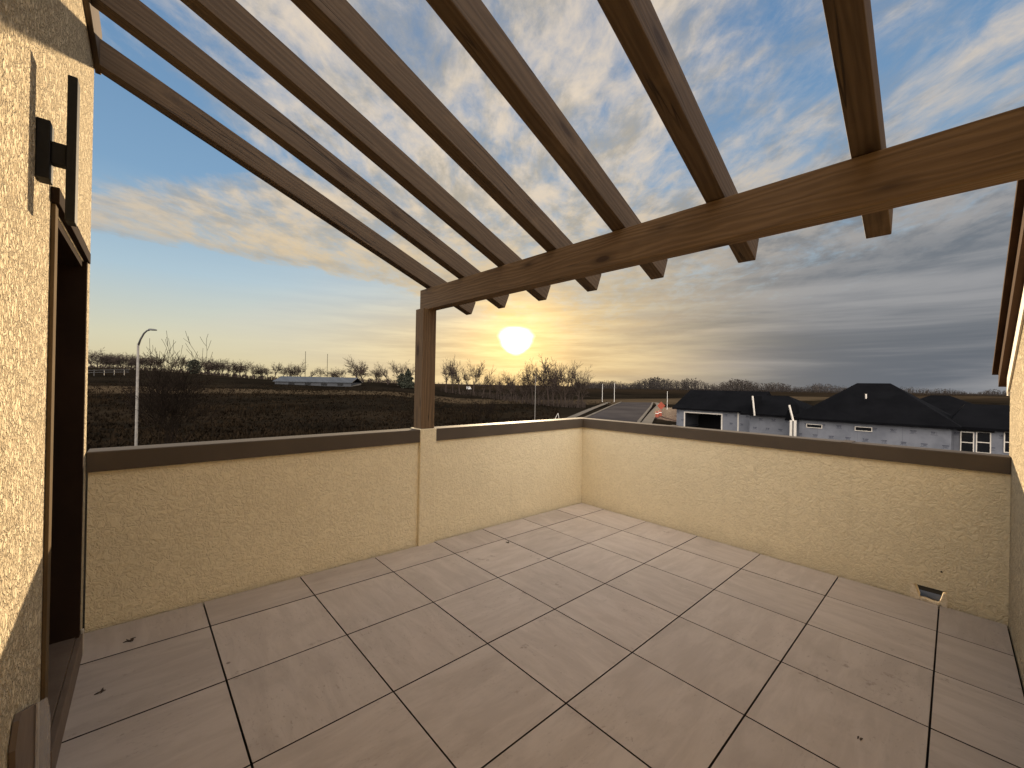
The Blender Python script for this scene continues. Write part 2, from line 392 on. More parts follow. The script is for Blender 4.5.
# reveal, door leaf, casing, head, sill
dl = MB(); hbox(dl, DV0+.03, DV1-.03, -.20, -.15, DZ0, DZ1-.03); door = kid(dl, 'door', M['dark_door'], hw)
mbx = MB(); hbox(mbx, DV1-.035, DV1+.003, -.21, .014, DZ0-.0, DZ1+.003); hbox(mbx, DV0-.003, DV0+.03, -.21, -.004, DZ0, DZ1+.003); hbox(mbx, DV0+.03, DV1-.035, -.21, -.003, DZ1-.03, DZ1+.003)
kid(mbx, 'door_frame', M['dark_door'], hw)
mbx = MB(); hbox(mbx, DV0-.06, DV0-.004, .0005, .012, -1.56, DZ1+.004); kid(mbx, 'casing', M['trim_pale'], hw, bevel=.002)
mbx = MB(); hbox(mbx, DV0-.07, DV1+.03, .001, .022, DZ1+.006, DZ1+.06); kid(mbx, 'head_flashing', M['dark_door'], hw, bevel=.002)
mbx = MB(); hbox(mbx, DV0+.002, DV1+.05, .0015, .024, -1.60, DZ0+.001); hbox(mbx, DV0+.001, DV1-.001, -.22, .001, DZ0+.001, DZ0+.006); kid(mbx, 'sill', M['membrane'], hw, bevel=.006)
mbx = MB(); hbox(mbx, DV1+.004, DV1+.02, .016, .028, -1.56, DZ0+.02); kid(mbx, 'caulk_bead', M['caulk'], hw, bevel=.003)
# ledger board the rafters spring from
# brown flashing strip with clear tape low on the wall
fz = lambda v: floor_z(-.2, v)
mbx = MB(); jag = [(1.66, -1.6), (1.68, -1.35), (1.665, -1.2), (1.70, -1.08), (1.69, -1.0), (1.73, -.945), (1.76, -.94), (2.0, -1.055), (2.0, -1.6)]
mbx.prism([hp(v, .002, z) for v, z in jag], (.012, 0, 0)); fb = kid(mbx, 'corner_flashing', M['membrane'], hw)
mbx = MB(); mbx.prism([hp(v, .018, z) for v, z in ((1.94,-1.6),(1.93,-1.02),(2.10,-1.10),(2.17,-1.2),(2.19,-1.4),(2.16,-1.6))], (.004, 0, 0)); kid(mbx, 'tape', M['tape'], hw)

# --- wall light: back plate, arm, long bar
ws = empty('wall_light', hp(1.9, 0, .64), 'black H shaped wall light with long vertical bar on sunlit stucco', 'wall light')
mbx = MB(); hbox(mbx, 1.868, 1.932, .001, .030, .60, .776); kid(mbx, 'back_plate', M['black_metal'], ws, bevel=.002)
mbx = MB(); hbox(mbx, 1.885, 1.917, .030, .062, .655, .722); kid(mbx, 'arm', M['black_metal'], ws, bevel=.002)
mbx = MB(); hbox(mbx, 1.875, 1.935, .062, .084, .485, .938); kid(mbx, 'light_bar', M['black_metal'], ws, bevel=.002)

# --- gable wall on the right with its rake boards
gw = empty('gable_wall', (4.5, V_R, -1.57), 'sunlit stucco gable wall at right edge under sloping brown roof edge', 'wall')
EU, SL = 4.62, .49
gz = lambda u: .10 + SL*(EU+.25-u)
mbx = MB(); mbx.prism([(-.5, V_R, ZB), (EU, V_R, ZB), (EU, V_R, gz(EU)-.06), (-.5, V_R, gz(-.5)-.06)], (0, -.2, 0)); kid(mbx, 'wall', M['stucco_house'], gw)
def rake(u0, u1, d0, d1, t0, t1, name, m):
    a = [(u1, V_R+d0, gz(u1)+t0), (u0, V_R+d0, gz(u0)+t0), (u0, V_R+d0, gz(u0)+t1), (u1, V_R+d0, gz(u1)+t1)]
    kid(MB().prism(a, (0, d1-d0, 0)), name, m, gw, bevel=.002)
rake(-.5, EU+.06, .001, .012, -.20, -.06, 'frieze_board', M['fascia'])
rake(-.5, EU+.22, .0, .045, -.06, .06, 'rake_board', M['trim_dark'])
rake(-.5, EU+.28, -.2, .075, .062, .10, 'roof_edge', M['trim_dark'])
kid(MB().box(EU+.001, EU+.10, V_R-.2, V_R+.010, -.01, gz(EU+.1)-.07), 'corner_board', M['fascia'], gw)

# --- pergola
pg = empty('pergola', (2.08, 3.45, -.43), 'brown timber pergola with seven sloping rafters, beam and corner post', 'pergola')
def timber(name, L, w, h, origin, xdir, ydir, m, parent, bev=.004):
    """board with its grain along local X"""
    o = MB().box(0, L, -w/2, w/2, 0, h).build(name, m, parent, bevel=bev)
    x = Vector(xdir).normalized(); y = Vector(ydir); y = (y - x*y.dot(x)).normalized(); z = x.cross(y)
    mw = Matrix((x, y, z)).transposed().to_4x4(); mw.translation = Vector(origin) - Vector(parent.location)
    o.matrix_local = mw; return o
timber('post', 1.135, .142, .142, (2.118, 3.452, -.4275), (0,0,1), (0,1,0), M['wood_beam'], pg)
BT, BB = .905, .705
timber('beam', 3.53+.9-.63, .10, BT-BB, (2.082, 3.545, BB), (0,-1,0), (1,0,0), M['wood_beam'], pg)
S, SK = .41, .013
xd = Vector((1, SK, -S)).normalized()
U0, U1 = -.245, 2.53
rv = [3.415, 2.885, 2.365, 1.855, 1.335, .80, .247]
first = None
for i, v in enumerate(rv):
    s = .395 if i == 0 else S
    x = Vector((1, SK, -s)).normalized()
    L = (U1-U0)/x.x
    z_end = .915 - s*(U1-2.03)
    org = Vector((U0, v - SK*(U1-U0), z_end + s*(U1-U0)))
    if first is None:
        first = timber('rafter', L, .089, .142, org, x, (0,1,0), M['wood_rafter'], pg); o = first
    else:
        o = first.copy(); col.objects.link(o); o.parent = pg
        y = Vector((0,1,0)); y = (y-x*y.dot(x)).normalized(); z = x.cross(y)
        mw = Matrix((x, y, z)).transposed().to_4x4(); mw.translation = org - Vector(pg.location); o.matrix_local = mw
timber('ledger', 3.73, .026, .24, (U_H(3.45)+.014, 3.445, 1.785), (-.019,-1,0), (1,0,0), M['wood_rafter'], pg)

# --- small scraps lying on the pavers
def scrap(px, py, label, n=5, s=.012):
    r = ray(px, py); t_ = (-1.53+.0192*2-.006*1.5)/(r.z+.0192*r.x-.006*r.y); p = r*t_
    mbx = MB()
    for i in range(n):
        a = random.uniform(0, 6.28); c = Vector((random.uniform(-s, s), random.uniform(-s, s), .002))
        d = Vector((math.cos(a), math.sin(a), random.uniform(-.1,.3)))*s*random.uniform(.6,1.3); e = Vector((-d.y, d.x, d.z))*.4
        mbx.prism([c-d, c+e, c+d, c-e*.7], (0,0,.003))
    o = mbx.build('scrap', M['scrap']); o.location = p; tag(o, label, 'debris', 'dark scraps on the pavers')
scrap(508, 542.5, 'dark crumb of debris on pavers in front of the far corner', 6, .014)
scrap(130, 640, 'dark flat scrap on the paver beside the left parapet', 5, .016)
scrap(100, 693, 'small dark scrap on paver near the door sill', 4, .012)
scrap(860, 739, 'tiny dark crumb on paver at the bottom right', 4, .007)

# ------------------------------------------------------------------ land
def ss(a, b, x):
    t = min(1, max(0, (x-a)/(b-a))); return t*t*(3-2*t)
def pw_lin(x, pts):
    for (x0, y0), (x1, y1) in zip(pts, pts[1:]):
        if x <= x1:
            t = (x-x0)/(x1-x0); t = max(0, t); t = t*t*(3-2*t); return y0+(y1-y0)*t
    return pts[-1][1]
LEFT = [(0,-5.3),(45,-5.3),(105,-3.2),(135,-2.5),(205,-.15),(320,-.3),(5000,-1.5)]
MID = [(0,-5.3),(135,-5.3),(230,-3.2),(380,-1.6),(5000,-2.0)]
def wave(x, y):
    return .5*math.sin(x*.031+1.3)*math.sin(y*.027+.4) + .25*math.sin(x*.083+y*.05) + .12*math.sin(x*.21-y*.17+2)
def G(x, y):
    r = math.hypot(x, y); az = math.degrees(math.atan2(y, x))
    w = ss(52, 66, az) if az < 150 else 1-ss(150, 200, az)
    z = pw_lin(r, LEFT)*w + pw_lin(r, MID)*(1-w)
    k = ss(25, 60, r)*(1 if r < 400 else .3)
    if 20 < az < 50 and r < 180: k *= .15          # graded street
    z += (3.6*ss(76, 93, az)+.5*ss(58, 76, az))*ss(135, 250, r)*(1-ss(105, 160, az))*(1-ss(500, 1500, r))
    return z + wave(x, y)*.5*k
mb = MB()
rs = [2.0]; 
while rs[-1] < 6000: rs.append(rs[-1]*1.07+.6)
azs = [i*2*math.pi/240 for i in range(240)]
for r in rs:
    for a in azs:
        x, y = r*math.cos(a), r*math.sin(a); mb.v.append((x, y, G(x, y)))
na = len(azs)
for i in range(len(rs)-1):
    for j in range(na):
        k = (j+1) % na; mb.f.append((i*na+j, i*na+k, (i+1)*na+k, (i+1)*na+j))
mb.f.append(tuple(range(na)))
mt, t, b = mat('winter field', (.05,.04,.03), .95, 0, .15)
p = t.geo_pos(); x, y, z = t.sep(p)
c = t.mix(t.smooth(t.noise(p, .055, 6, .6), .35, .7), (.0085,.0070,.0052), (.017,.0135,.0095))
c = t.mix(t.smooth(t.noise(t.mapping(p, (.02,.10,0)), 1, 5, .65), .52, .72, 0, .7), c, (.026,.019,.012))
c = t.mix(t.smooth(t.noise(p, 1.1, 4, .7), .45, .75, 0, .5), c, (.007,.006,.0045))
# band of dry standing grass across the far side of the field
rr = t.math('ADD', y, t.math('ADD', t.math('MULTIPLY', x, .40), t.math('MULTIPLY', t.noise(p, .03, 4, .6), 22)))
band = t.math('MULTIPLY', t.smooth(rr, 122, 130), t.smooth(rr, 161, 153))
c = t.mix(t.math('MULTIPLY', band, t.smooth(t.noise(p, .12, 4, .6), .2, .7, .45, .95)), c, (.075,.055,.034))
rr2 = t.math('ADD', rr, t.math('MULTIPLY', t.noise(t.mapping(p, (.02,.2,0)), 1, 4, .6), 24))
b2 = t.math('MULTIPLY', t.smooth(rr2, 80, 90), t.smooth(rr2, 102, 92)); c = t.mix(t.math('MULTIPLY', b2, .22), c, (.045,.032,.02))
far = t.smooth(t.vmath('LENGTH', p), 200, 320); c = t.mix(t.math('MULTIPLY', far, .7), c, t.mix(t.noise(t.mapping(p, (.004,.02,0)), 1, 4, .6), (.012,.009,.006), (.040,.028,.018)))
t.l.new(c, b.inputs['Base Color']); b.inputs['Specular IOR Level'].default_value = 0; b.inputs['Roughness'].default_value = 1
M['field'] = mt
ground = mb.build('ground', M['field'], smooth=True); tag(ground, 'dark winter grass field rolling out to the horizon', 'ground', kind='structure')

def strip(name, A, B, z, m, label, cat, kind='structure', th=0):
    mbx = MB()
    for i in range(len(A)-1):
        q = [A[i], A[i+1], B[i+1], B[i]]
        if th: mbx.prism([(x, y, z) for x, y in q], (0,0,th))
        else: mbx.quad(*[(x, y, z) for x, y in q])
    o = mbx.build(name, m); return tag(o, label, cat, kind=kind)
def gp(px, py, z=-5.22):
    p = hit(2, z, px, py); return (p.x, p.y)
ZR = -5.16
RA = [(20,24.5),(40,35.5)] + [gp(587,418), gp(600,412), gp(614,405.3), gp(622,402.3)]
RB = [(26,15.5),(44,25.5)] + [gp(637,422.5), gp(645,413), gp(650,407), gp(652,402.6)]
strip('road', RA, RB, ZR, M['asphalt'], 'grey asphalt street ending beyond the unfinished house', 'road')
def offs(L, d):
    out = []
    for i in range(len(L)):
        a = Vector(L[max(0, i-1)]); b_ = Vector(L[min(len(L)-1, i+1)]); n = (b_-a).normalized(); out.append((L[i][0]-n.y*d, L[i][1]+n.x*d))
    return out
strip('kerb', RA, offs(RA, .45), ZR-.05, M['concrete'], 'pale concrete kerb on the field side of the street', 'kerb', th=.17)
strip('kerb', RB, offs(RB, -.45), ZR-.05, M['concrete'], 'pale concrete kerb on the house side of the street', 'kerb', th=.17)
WA = [(36,36.5)] + [gp(574,418.6), gp(594,409.3), gp(611,402.4)]
strip('pavement', WA, offs(WA, 1.3), ZR+.02, M['concrete'], 'pale concrete pavement on the field side of the street', 'pavement')
WB = [gp(640,424.5), gp(649,413.5), gp(656.5,405.6), gp(655,403.3), gp(650,402.0)]
strip('pavement', WB, offs(WB, -1.5), ZR+.02, M['concrete'], 'pale concrete pavement beside the orange barriers', 'pavement')
# bare dirt beside the unfinished house
mb = MB(); cx, cy = 84, 40
for i in range(13):
    for j in range(13):
        u_, v_ = i/12*2-1, j/12*2-1
        mb.v.append((cx+u_*22+v_*1, cy+u_*11+v_*6, -5.2 + 1.1*max(0, 1-u_*u_)*max(0, 1-v_*v_)*(.4+.6*abs(math.sin(u_*9+1)*math.cos(v_*4)))-.15))
for i in range(12):
    for j in range(12): mb.f.append((i*13+j, (i+1)*13+j, (i+1)*13+j+1, i*13+j+1))
tag(mb.build('dirt_ground', M['dirt'], smooth=True), 'churned reddish dirt beside the unfinished house', 'ground', kind='structure')

# ------------------------------------------------------------------ bare trees
def grow(seed, H, r0, stems=1, levels=4, up=.35, spread=.7, sides=4, minr=.012, fork=(2,3), lean=.0, trunk_frac=.3):
    rnd = random.Random(seed); trunk, crown = MB(), MB()
    def branch(p, d, L, r, lev):
        n = 4 if lev < 2 else 3
        pts, rad = [p], [r]; q = Vector(p); dd = Vector(d)
        for i in range(n):
            dd = (dd + Vector((rnd.gauss(0,.06 if lev == 0 else .15), rnd.gauss(0,.06 if lev == 0 else .15), rnd.gauss(0,.10)+.05*up))).normalized()
            q = q + dd*(L/n); pts.append(tuple(q)); rad.append(max(minr, r*(1-.55*(i+1)/n)))
        (trunk if lev == 0 else crown).tube(pts, rad, sides if lev < 2 else 3, cap=False)
        if lev >= levels: return
        k = rnd.randint(*fork) + (2 if lev == 0 else 1)
        a0 = rnd.uniform(0, 6.283)
        for c_ in range(k):
            leader = c_ == 0
            f = 1 if leader else rnd.uniform(.45 if lev == 0 else .3, 1)
            idx = min(n, max(1, round(f*n))); base = Vector(pts[idx])
            an = a0 + c_*2.4 + rnd.uniform(-.5,.5)
            sp = spread*(rnd.uniform(.15,.4) if leader else rnd.uniform(.7, 1.35))
            side = Vector((math.cos(an), math.sin(an), 0)); side = (side - dd*side.dot(dd)).normalized()
            nd = (dd + side*sp + Vector((0,0,up*.14))).normalized()
            branch(tuple(base), nd, L*(rnd.uniform(.72,.9) if leader else rnd.uniform(.5,.85)), max(minr, rad[idx]*(.85 if leader else rnd.uniform(.5,.7))), lev+1)
    for s_ in range(stems):
        a = rnd.uniform(0, 6.283); tilt = lean if stems == 1 else rnd.uniform(.08, .30)
        d = Vector((math.cos(a)*tilt, math.sin(a)*tilt, 1)).normalized()
        branch((rnd.uniform(-.1,.1)*(stems > 1), rnd.uniform(-.1,.1)*(stems > 1), 0), d, H*trunk_frac, r0*(1 if stems == 1 else rnd.uniform(.5,.9)), 0)
    zm = max(v[2] for v in crown.v); k = H/zm
    for mbx in (trunk, crown): mbx.v = [(x*k, y*k, z*k) for x, y, z in mbx.v]
    return trunk, crown
def tree_proto(name, seed, m, label, group=None, **k):
    tr, cw = grow(seed, **k)
    root = empty(name, (0,0,-500), label, 'tree', group)
    tr.build('trunk', m, root, raw=True); cw.build('crown', m, root, raw=True); return root
def put(root, px, depth, H_over=None, base=None, rz=None, label=None, group=None, first=[None], s=1.0):
    x, y = at(px, depth); z = G(x, y)-.1
    if base is not None: z = base
    return x, y, z
used = set()
def plant(proto, px, depth, s, label, group=None, wide=1.0):
    x, y = at(px, depth); loc = (x, y, G(x, y)-.1); rz = random.uniform(0, 6.28)
    if proto.name not in used:
        used.add(proto.name); proto.location = loc; proto.rotation_euler = (0,0,rz); proto.scale = (s*wide, s*wide, s); proto['label'] = label
        if group: proto['group'] = group
        return proto
    return copy_tree(proto, loc, rz, (s*wide, s*wide, s), label, group)

near_tree = tree_proto('bare_tree', 3, M['bark'], '', H=8.2, r0=.085, stems=5, levels=5, up=.8, spread=.62, minr=.0095, fork=(2,2), trunk_frac=.24)
plant(near_tree, 164, 24, 1.0, 'broad many stemmed bare tree just right of the curved street lamp', None, .95)
sap = tree_proto('sapling', 11, M['bark'], '', H=4.6, r0=.06, levels=4, up=.9, spread=.5, minr=.007, fork=(1,2), trunk_frac=.34)
plant(sap, 333, 26, 1.0, 'thin bare sapling in dark field below the long grey building')
plant(sap, 410, 27, .95, 'thin bare sapling in dark field just left of wooden post')
sap2 = tree_proto('bare_tree', 21, M['bark'], '', H=6.6, r0=.09, levels=5, up=.5, spread=.75, minr=.009, fork=(2,3), trunk_frac=.26)
plant(sap2, 481, 40, .98, 'small round bare tree right of the wooden post, below the sun')
# far trees, a few proportions
FT = []
for i, (sd, st, upw, spd, tf) in enumerate(((31,1,.5,.80,.22),(32,1,.5,.66,.24),(33,2,.4,.8,.20),(34,1,.7,.55,.25),(35,3,.5,.66,.22))):
    FT.append(tree_proto('bare_tree', sd, M['bark_far'], '', H=10, r0=.27, stems=st, levels=5, up=upw, spread=spd, minr=.021, fork=(2,3), trunk_frac=tf))
RG = 'bare trees in the far row on the left skyline'
rowlab = 'bare winter tree in the far row along the left skyline'
for i, (px, d, H, k, w) in enumerate([(93,222,9,3,1.2),(101,226,9,1,1.2),(109,220,8.5,4,1.1),(118,224,9,0,1.1),(127,226,8.6,3,1.3),(136,222,8.6,4,1.1),(146,224,8.4,1,1.2),(155,220,8.6,0,1.1),(170,222,8.6,3,1.2),(188,224,8.4,1,1.1),(208,222,9.2,4,1.1),(228,222,8.6,3,1.2),(246,224,8.6,1,1.2),(268,222,8.4,3,1.1),(290,224,8.8,4,1),(310,226,7.4,3,1.1),(342,222,7.4,1,1.1),
        (90,200,10,1,1),(97,205,9,0,1.2),(104,200,8.2,2,1.3),(113,205,8,0,1.3),(122,200,8,2,1.3),(131,205,7.5,0,1.2),(141,200,8,2,1.2),
        (150,205,8,0,1.1),(158,210,8,1,1.1),(180,210,9,1,1),(205,205,9,0,1.2),(214,200,8.6,2,1.1),(222,208,8.2,0,1),(233,205,7.6,2,1.1),(240,204,8.4,0,1.2),(253,205,8.4,0,1.25),
        (262,207,7,4,1.2),(275,205,8.6,1,1),(283,208,8.8,3,1),(297,205,9.8,3,.9),(300,210,8,1,1),(320,210,7,1,1),(333,212,6.5,4,1.2)]):
    plant(FT[k], px, d, H/10*1.12, rowlab, RG, w*1.1)
plant(FT[0], 356, 170, 1.22, 'tall spreading bare tree just right of the long grey building', None, 1.15)
plant(FT[2], 363, 178, .95, 'shorter bare tree behind the tall spreading one by the grey building', None, 1.1)
plant(FT[4], 376, 190, .8, 'low bushy bare tree between the tall tree and dark evergreen')
plant(FT[3], 388, 172, 1.0, 'upright bare tree left of the dark evergreen by the post', None, 1.1)
plant(FT[1], 398, 170, 1.12, 'tall bare tree rising over the dark evergreen by the post', None, 1.0)
plant(FT[1], 411, 175, 1.0, 'bare tree partly hidden behind the wooden post')
TG = 'twiggy bare trees in the thicket below the sun'; tl = 'twiggy bare tree in the brown thicket below the sun'
rnd = random.Random(5)
for px, d, H, k in [(446,170,11,1),(453,172,10,0),(460,168,11.5,3),(468,172,10.5,1),(474,165,11,4),(483,150,10.6,3),(490,155,7,4),(497,150,7.5,2),(505,140,8,4),(511,135,8.4,1),(517,125,8,4),(523,120,8,2),(528,118,8.4,4),
        (533,116,8.8,1),(539,112,9.2,4),(544,112,8.5,2),(549,108,9.2,4),(554,106,9.8,1),(558,106,10.6,3),(563,104,8.6,4),(566,104,9.5,1),(572,106,8,4),(578,102,8.8,1),(583,106,7.2,4),(501,146,6.5,4),(514,140,6.2,2),(526,132,6.6,4),(541,124,6.4,2),(552,118,6.2,4),(569,112,6,2)]:
    if k in (2, 4): k = rnd.choice((3, 1, 3, 0))
    plant(FT[k], px, d, H/10*rnd.uniform(1.15,1.5), tl, TG, rnd.uniform(.62,.85))
# the low brushy mass at the thicket's foot, a dense tangle of twigs nobody could count
def brush(name, pts, n, hmin, hmax, w, m, label, seed, thick=.018, cat='undergrowth'):
    rnd = random.Random(seed); mbx = MB()
    for i in range(n):
        k = rnd.random()*(len(pts)-1); j = int(k); f = k-j
        px = pts[j][0]+(pts[j+1][0]-pts[j][0])*f; d = pts[j][1]+(pts[j+1][1]-pts[j][1])*f + rnd.uniform(-w, w)
        x, y = at(px, d); z = G(x, y); h = rnd.uniform(hmin, hmax)*(.65+.35*math.sin(px*.35+seed)**2)
        a = rnd.uniform(0, 6.28); l = rnd.uniform(.05,.35)*h
        mx, my = x+math.cos(a)*l*.4, y+math.sin(a)*l*.4
        mbx.tube([(x,y,z-.1),(mx,my,z+h*.55),(x+math.cos(a)*l,y+math.sin(a)*l,z+h)], [thick*1.6,thick*1.2,thick*.6], 3, cap=False)
        for q in range(3):
            b_ = rnd.uniform(0,6.28); f2 = rnd.uniform(.4,.8)
            mbx.tube([(mx,my,z+h*f2),(mx+math.cos(b_)*h*.25,my+math.sin(b_)*h*.25,z+h*(f2+.3))], [thick,thick*.5], 3, cap=False)
    o = mbx.build(name, m, raw=True); tag(o, label, cat, kind='stuff'); return o
brush('undergrowth', [(440,172),(480,160),(505,140),(530,118),(560,106),(586,103)], 800, .8, 3.0, 6, M['bark_far'], 'dense brown tangle of brush at the foot of the thicket', 3)
brush('undergrowth', [(84,214),(200,216),(300,222),(420,214)], 2200, 1.0, 2.6, 5, M['bark_far'], 'low dark hedge of brush beneath the far tree row', 4, .06)

def grass(n, seed):
    rnd = random.Random(seed); mbx = MB()
    for i in range(n):
        px = rnd.uniform(82, 612); d = 26*(5.6**rnd.random())
        x, y = at(px, d)
        if px > 560 and d < 120: continue
        z = G(x, y)-.03; h = rnd.uniform(.18,.5)*(1.5 if math.sin(x*.13)*math.sin(y*.19+1) > .35 else .8)
        for q in range(4):
            a = rnd.uniform(0,6.28); bx, by = x+rnd.uniform(-.35,.35), y+rnd.uniform(-.35,.35); w = rnd.uniform(.05,.12); l = rnd.uniform(.1,.35)
            n0 = len(mbx.v); mbx.v += [(bx-w*math.sin(a), by+w*math.cos(a), z), (bx+w*math.sin(a), by-w*math.cos(a), z), (bx+l*math.cos(a), by+l*math.sin(a), z+h)]; mbx.f.append((n0,n0+1,n0+2))
    tag(mbx.build('grass', M['dry_grass'], raw=True), 'rough tufts of dead grass across the dark field', 'grass', kind='stuff')
grass(12000, 12)
# evergreens: many small leaf-sized faces through a volume
def evergreen(px, d, H, W, label, seed, cone=False):
    rnd = random.Random(seed); x, y = at(px, d); root = empty('evergreen_tree', (x, y, G(x, y)-.1), label, 'tree')
    MB().tube([(0,0,0),(0,0,H*.5)], [.2,.1], 6).build('trunk', M['bark'], root)
    mbx = MB()
    for i in range(2600):
        z = rnd.uniform(.04, 1); rr = W*.5*((1-z)**.8+.08 if cone else math.sqrt(max(0.02, 1-(2*z-1)**2)))
        rr *= (.8+.2*math.sin(z*23+seed)) ; a = rnd.uniform(0,6.28); q = rr*math.sqrt(rnd.random())*rnd.uniform(.85,1.1)
        c = Vector((q*math.cos(a), q*math.sin(a), z*H)); s_ = H*.035*rnd.uniform(.6,1.5)
        u_ = Vector((rnd.gauss(0,1),rnd.gauss(0,1),rnd.gauss(0,1))).normalized()*s_; w_ = u_.cross(Vector((rnd.gauss(0,1),rnd.gauss(0,1),rnd.gauss(0,1)))).normalized()*s_*.6
        mbx.quad(c-u_, c+w_, c+u_, c-w_)
    mbx.build('crown', M['evergreen'], root, raw=True)
evergreen(194, 190, 6.6, 6.8, 'dark rounded evergreen shrub standing apart in the far row', 1)
evergreen(408, 160, 7.6, 7.0, 'dark pointed evergreen close left of the wooden post', 2, True)
evergreen(402, 164, 5.6, 5.2, 'lower dark evergreen at left foot of the pointed one', 3)

# far woods on the horizon: one mass
def woods(name, pts, n, w, label, seed, hmin=6, hmax=11):
    rnd = random.Random(seed); mbx = MB()
    for i in range(n):
        k = rnd.random()*(len(pts)-1); j = int(k); f = k-j
        px = pts[j][0]+(pts[j+1][0]-pts[j][0])*f; d = (pts[j][1]+(pts[j+1][1]-pts[j][1])*f)*(1+rnd.uniform(0, w)); hs = pts[j][2]+(pts[j+1][2]-pts[j][2])*f
        x, y = at(px, d); z = G(x, y); h = rnd.uniform(hmin, hmax)*hs*(.75+.25*math.sin(px*.11+seed)*math.sin(px*.037)); cw = h*rnd.uniform(.30,.5)
        mbx.tube([(x,y,z-.5),(x,y,z+h*.7)], [.3,.12], 3, cap=False)
        for q in range(26):
            zz = rnd.uniform(.08, 1); rr = cw*math.sqrt(max(.05, 1-((zz-.5)/.55)**2)); a = rnd.uniform(0,6.28); qq = rr*math.sqrt(rnd.random())
            c = Vector((x+qq*math.cos(a), y+qq*math.sin(a), z+zz*h)); s_ = h*rnd.uniform(.05,.11)
            u_ = Vector((rnd.gauss(0,1),rnd.gauss(0,1),rnd.gauss(.5,1))).normalized()*s_; w_ = u_.cross(Vector((rnd.gauss(0,1),rnd.gauss(0,1),rnd.gauss(0,1)))).normalized()*s_*.35
            mbx.quad(c-u_, c+w_, c+u_, c-w_)
    o = mbx.build(name, M['treeline'], raw=True); tag(o, label, 'woods', kind='stuff')
woods('treeline', [(575,330,.5),(605,330,.7),(640,330,.9),(700,320,1.0),(760,330,.85),(830,340,.75),(930,360,.6),(1040,380,.55)], 1500, .35, 'dark belt of far woods along the right horizon', 8, 7.5, 13)
woods('treeline', [(84,420,.8),(300,430,.7),(560,440,.8)], 500, .3, 'thin dark belt of woods far behind the left tree row', 9, 4, 8)

# ------------------------------------------------------------------ street lamp and other poles
x, y = at(137.5, 22); gz0 = G(x, y)
sl = empty('street_lamp', (x, y, gz0), 'tall street lamp with pale pole and curved dark arm beside bare tree', 'street lamp')
top = hit(0, x, 137.5, 343.5); 
zt = (ray(137.5,343.5)*( (x*FW.x+y*FW.y) / (ray(137.5,343.5).x*FW.x+ray(137.5,343.5).y*FW.y))).z - gz0
MB().tube([(0,0,0),(0,0,.5),(0,0,zt)], [.080,.070,.055], 10).build('pole', M['galv'], sl, smooth=True)
MB().tube([(0,0,0),(0,0,.35)], [.16,.15], 10).build('base', M['galv'], sl)
dx = RT
arm = [Vector((0,0,zt-.12)) + dx*0.0, Vector((0,0,zt+.22))+dx*.12, Vector((0,0,zt+.55))+dx*.30, Vector((0,0,zt+.70))+dx*.46, Vector((0,0,zt+.74))+dx*.60]
MB().tube(arm, [.05,.045,.042,.04,.04], 8).build('arm', M['lamp_head'], sl, smooth=True)
hc = arm[-1]; fx = FW
mbx = MB(); pts = []
for (a, w_, h_) in ((0,.07,.05),(.12,.12,.07),(.30,.13,.06),(.42,.05,.02)):
    pts.append([hc+dx*(a-.05)+fx*w_+Vector((0,0,-h_*.3)), hc+dx*(a-.05)-fx*w_+Vector((0,0,-h_*.3)), hc+dx*(a-.05)-fx*w_*.6+Vector((0,0,h_)), hc+dx*(a-.05)+fx*w_*.6+Vector((0,0,h_))])
for i in range(3):
    for k in range(4): mbx.quad(pts[i][k], pts[i][(k+1)%4], pts[i+1][(k+1)%4], pts[i+1][k])
mbx.quad(*pts[0]); mbx.quad(*pts[-1])
mbx.build('lamp_head', M['lamp_head'], sl)
def pole(px, depth, ytop, r, m, label, cat='pole', name='marker_pole', capm=None, base=None, group=None):
    x, y = at(px, depth); z0 = G(x, y) if base is None else base
    r_ = ray(px, ytop); k = depth/(r_.x*FW.x+r_.y*FW.y); h = r_.z*k - z0
    rt = empty(name, (x, y, z0-.05), label, cat, group)
    MB().tube([(0,0,0),(0,0,h)], [r, r*.8], 8).build('shaft', m, rt)
    MB().tube([(0,0,h),(0,0,h+.08)], [r*1.25, r*1.1], 8).build('cap', capm or m, rt)
    MB().tube([(0,0,0),(0,0,.12)], [r*2.2, r*2.0], 8).build('foot', capm or m, rt)
pole(535.5, 52, 376, .05, M['galv'], 'thin pale pole standing in field below and right of sun', 'pole')
pole(602.5, 140, 384, .085, M['white_post'], 'left one of two white poles at the street end')
pole(614.5, 142, 383, .085, M['white_post'], 'right one of two white poles at the street end')
pole(667.5, 92, 391.5, .06, M['white_post'], 'short white pole by the corner of the unfinished garage')
def upole(px, depth, ytop, label):
    x, y = at(px, depth); z0 = G(x, y); r_ = ray(px, ytop); h = r_.z*depth/(r_.x*FW.x+r_.y*FW.y) - z0
    rt = empty('utility_pole', (x, y, z0), label, 'utility pole')
    MB().tube([(0,0,0),(0,0,h)], [.13,.09], 8).build('shaft', M['bark'], rt); MB().tube([(0,0,h),(0,0,h+.25)], [.16,.12], 6).build('cap', M['bark'], rt)
upole(305, 190, 352, 'tall thin utility pole behind the long grey building')
upole(327, 195, 354.5, 'shorter utility pole above right end of the long grey building')
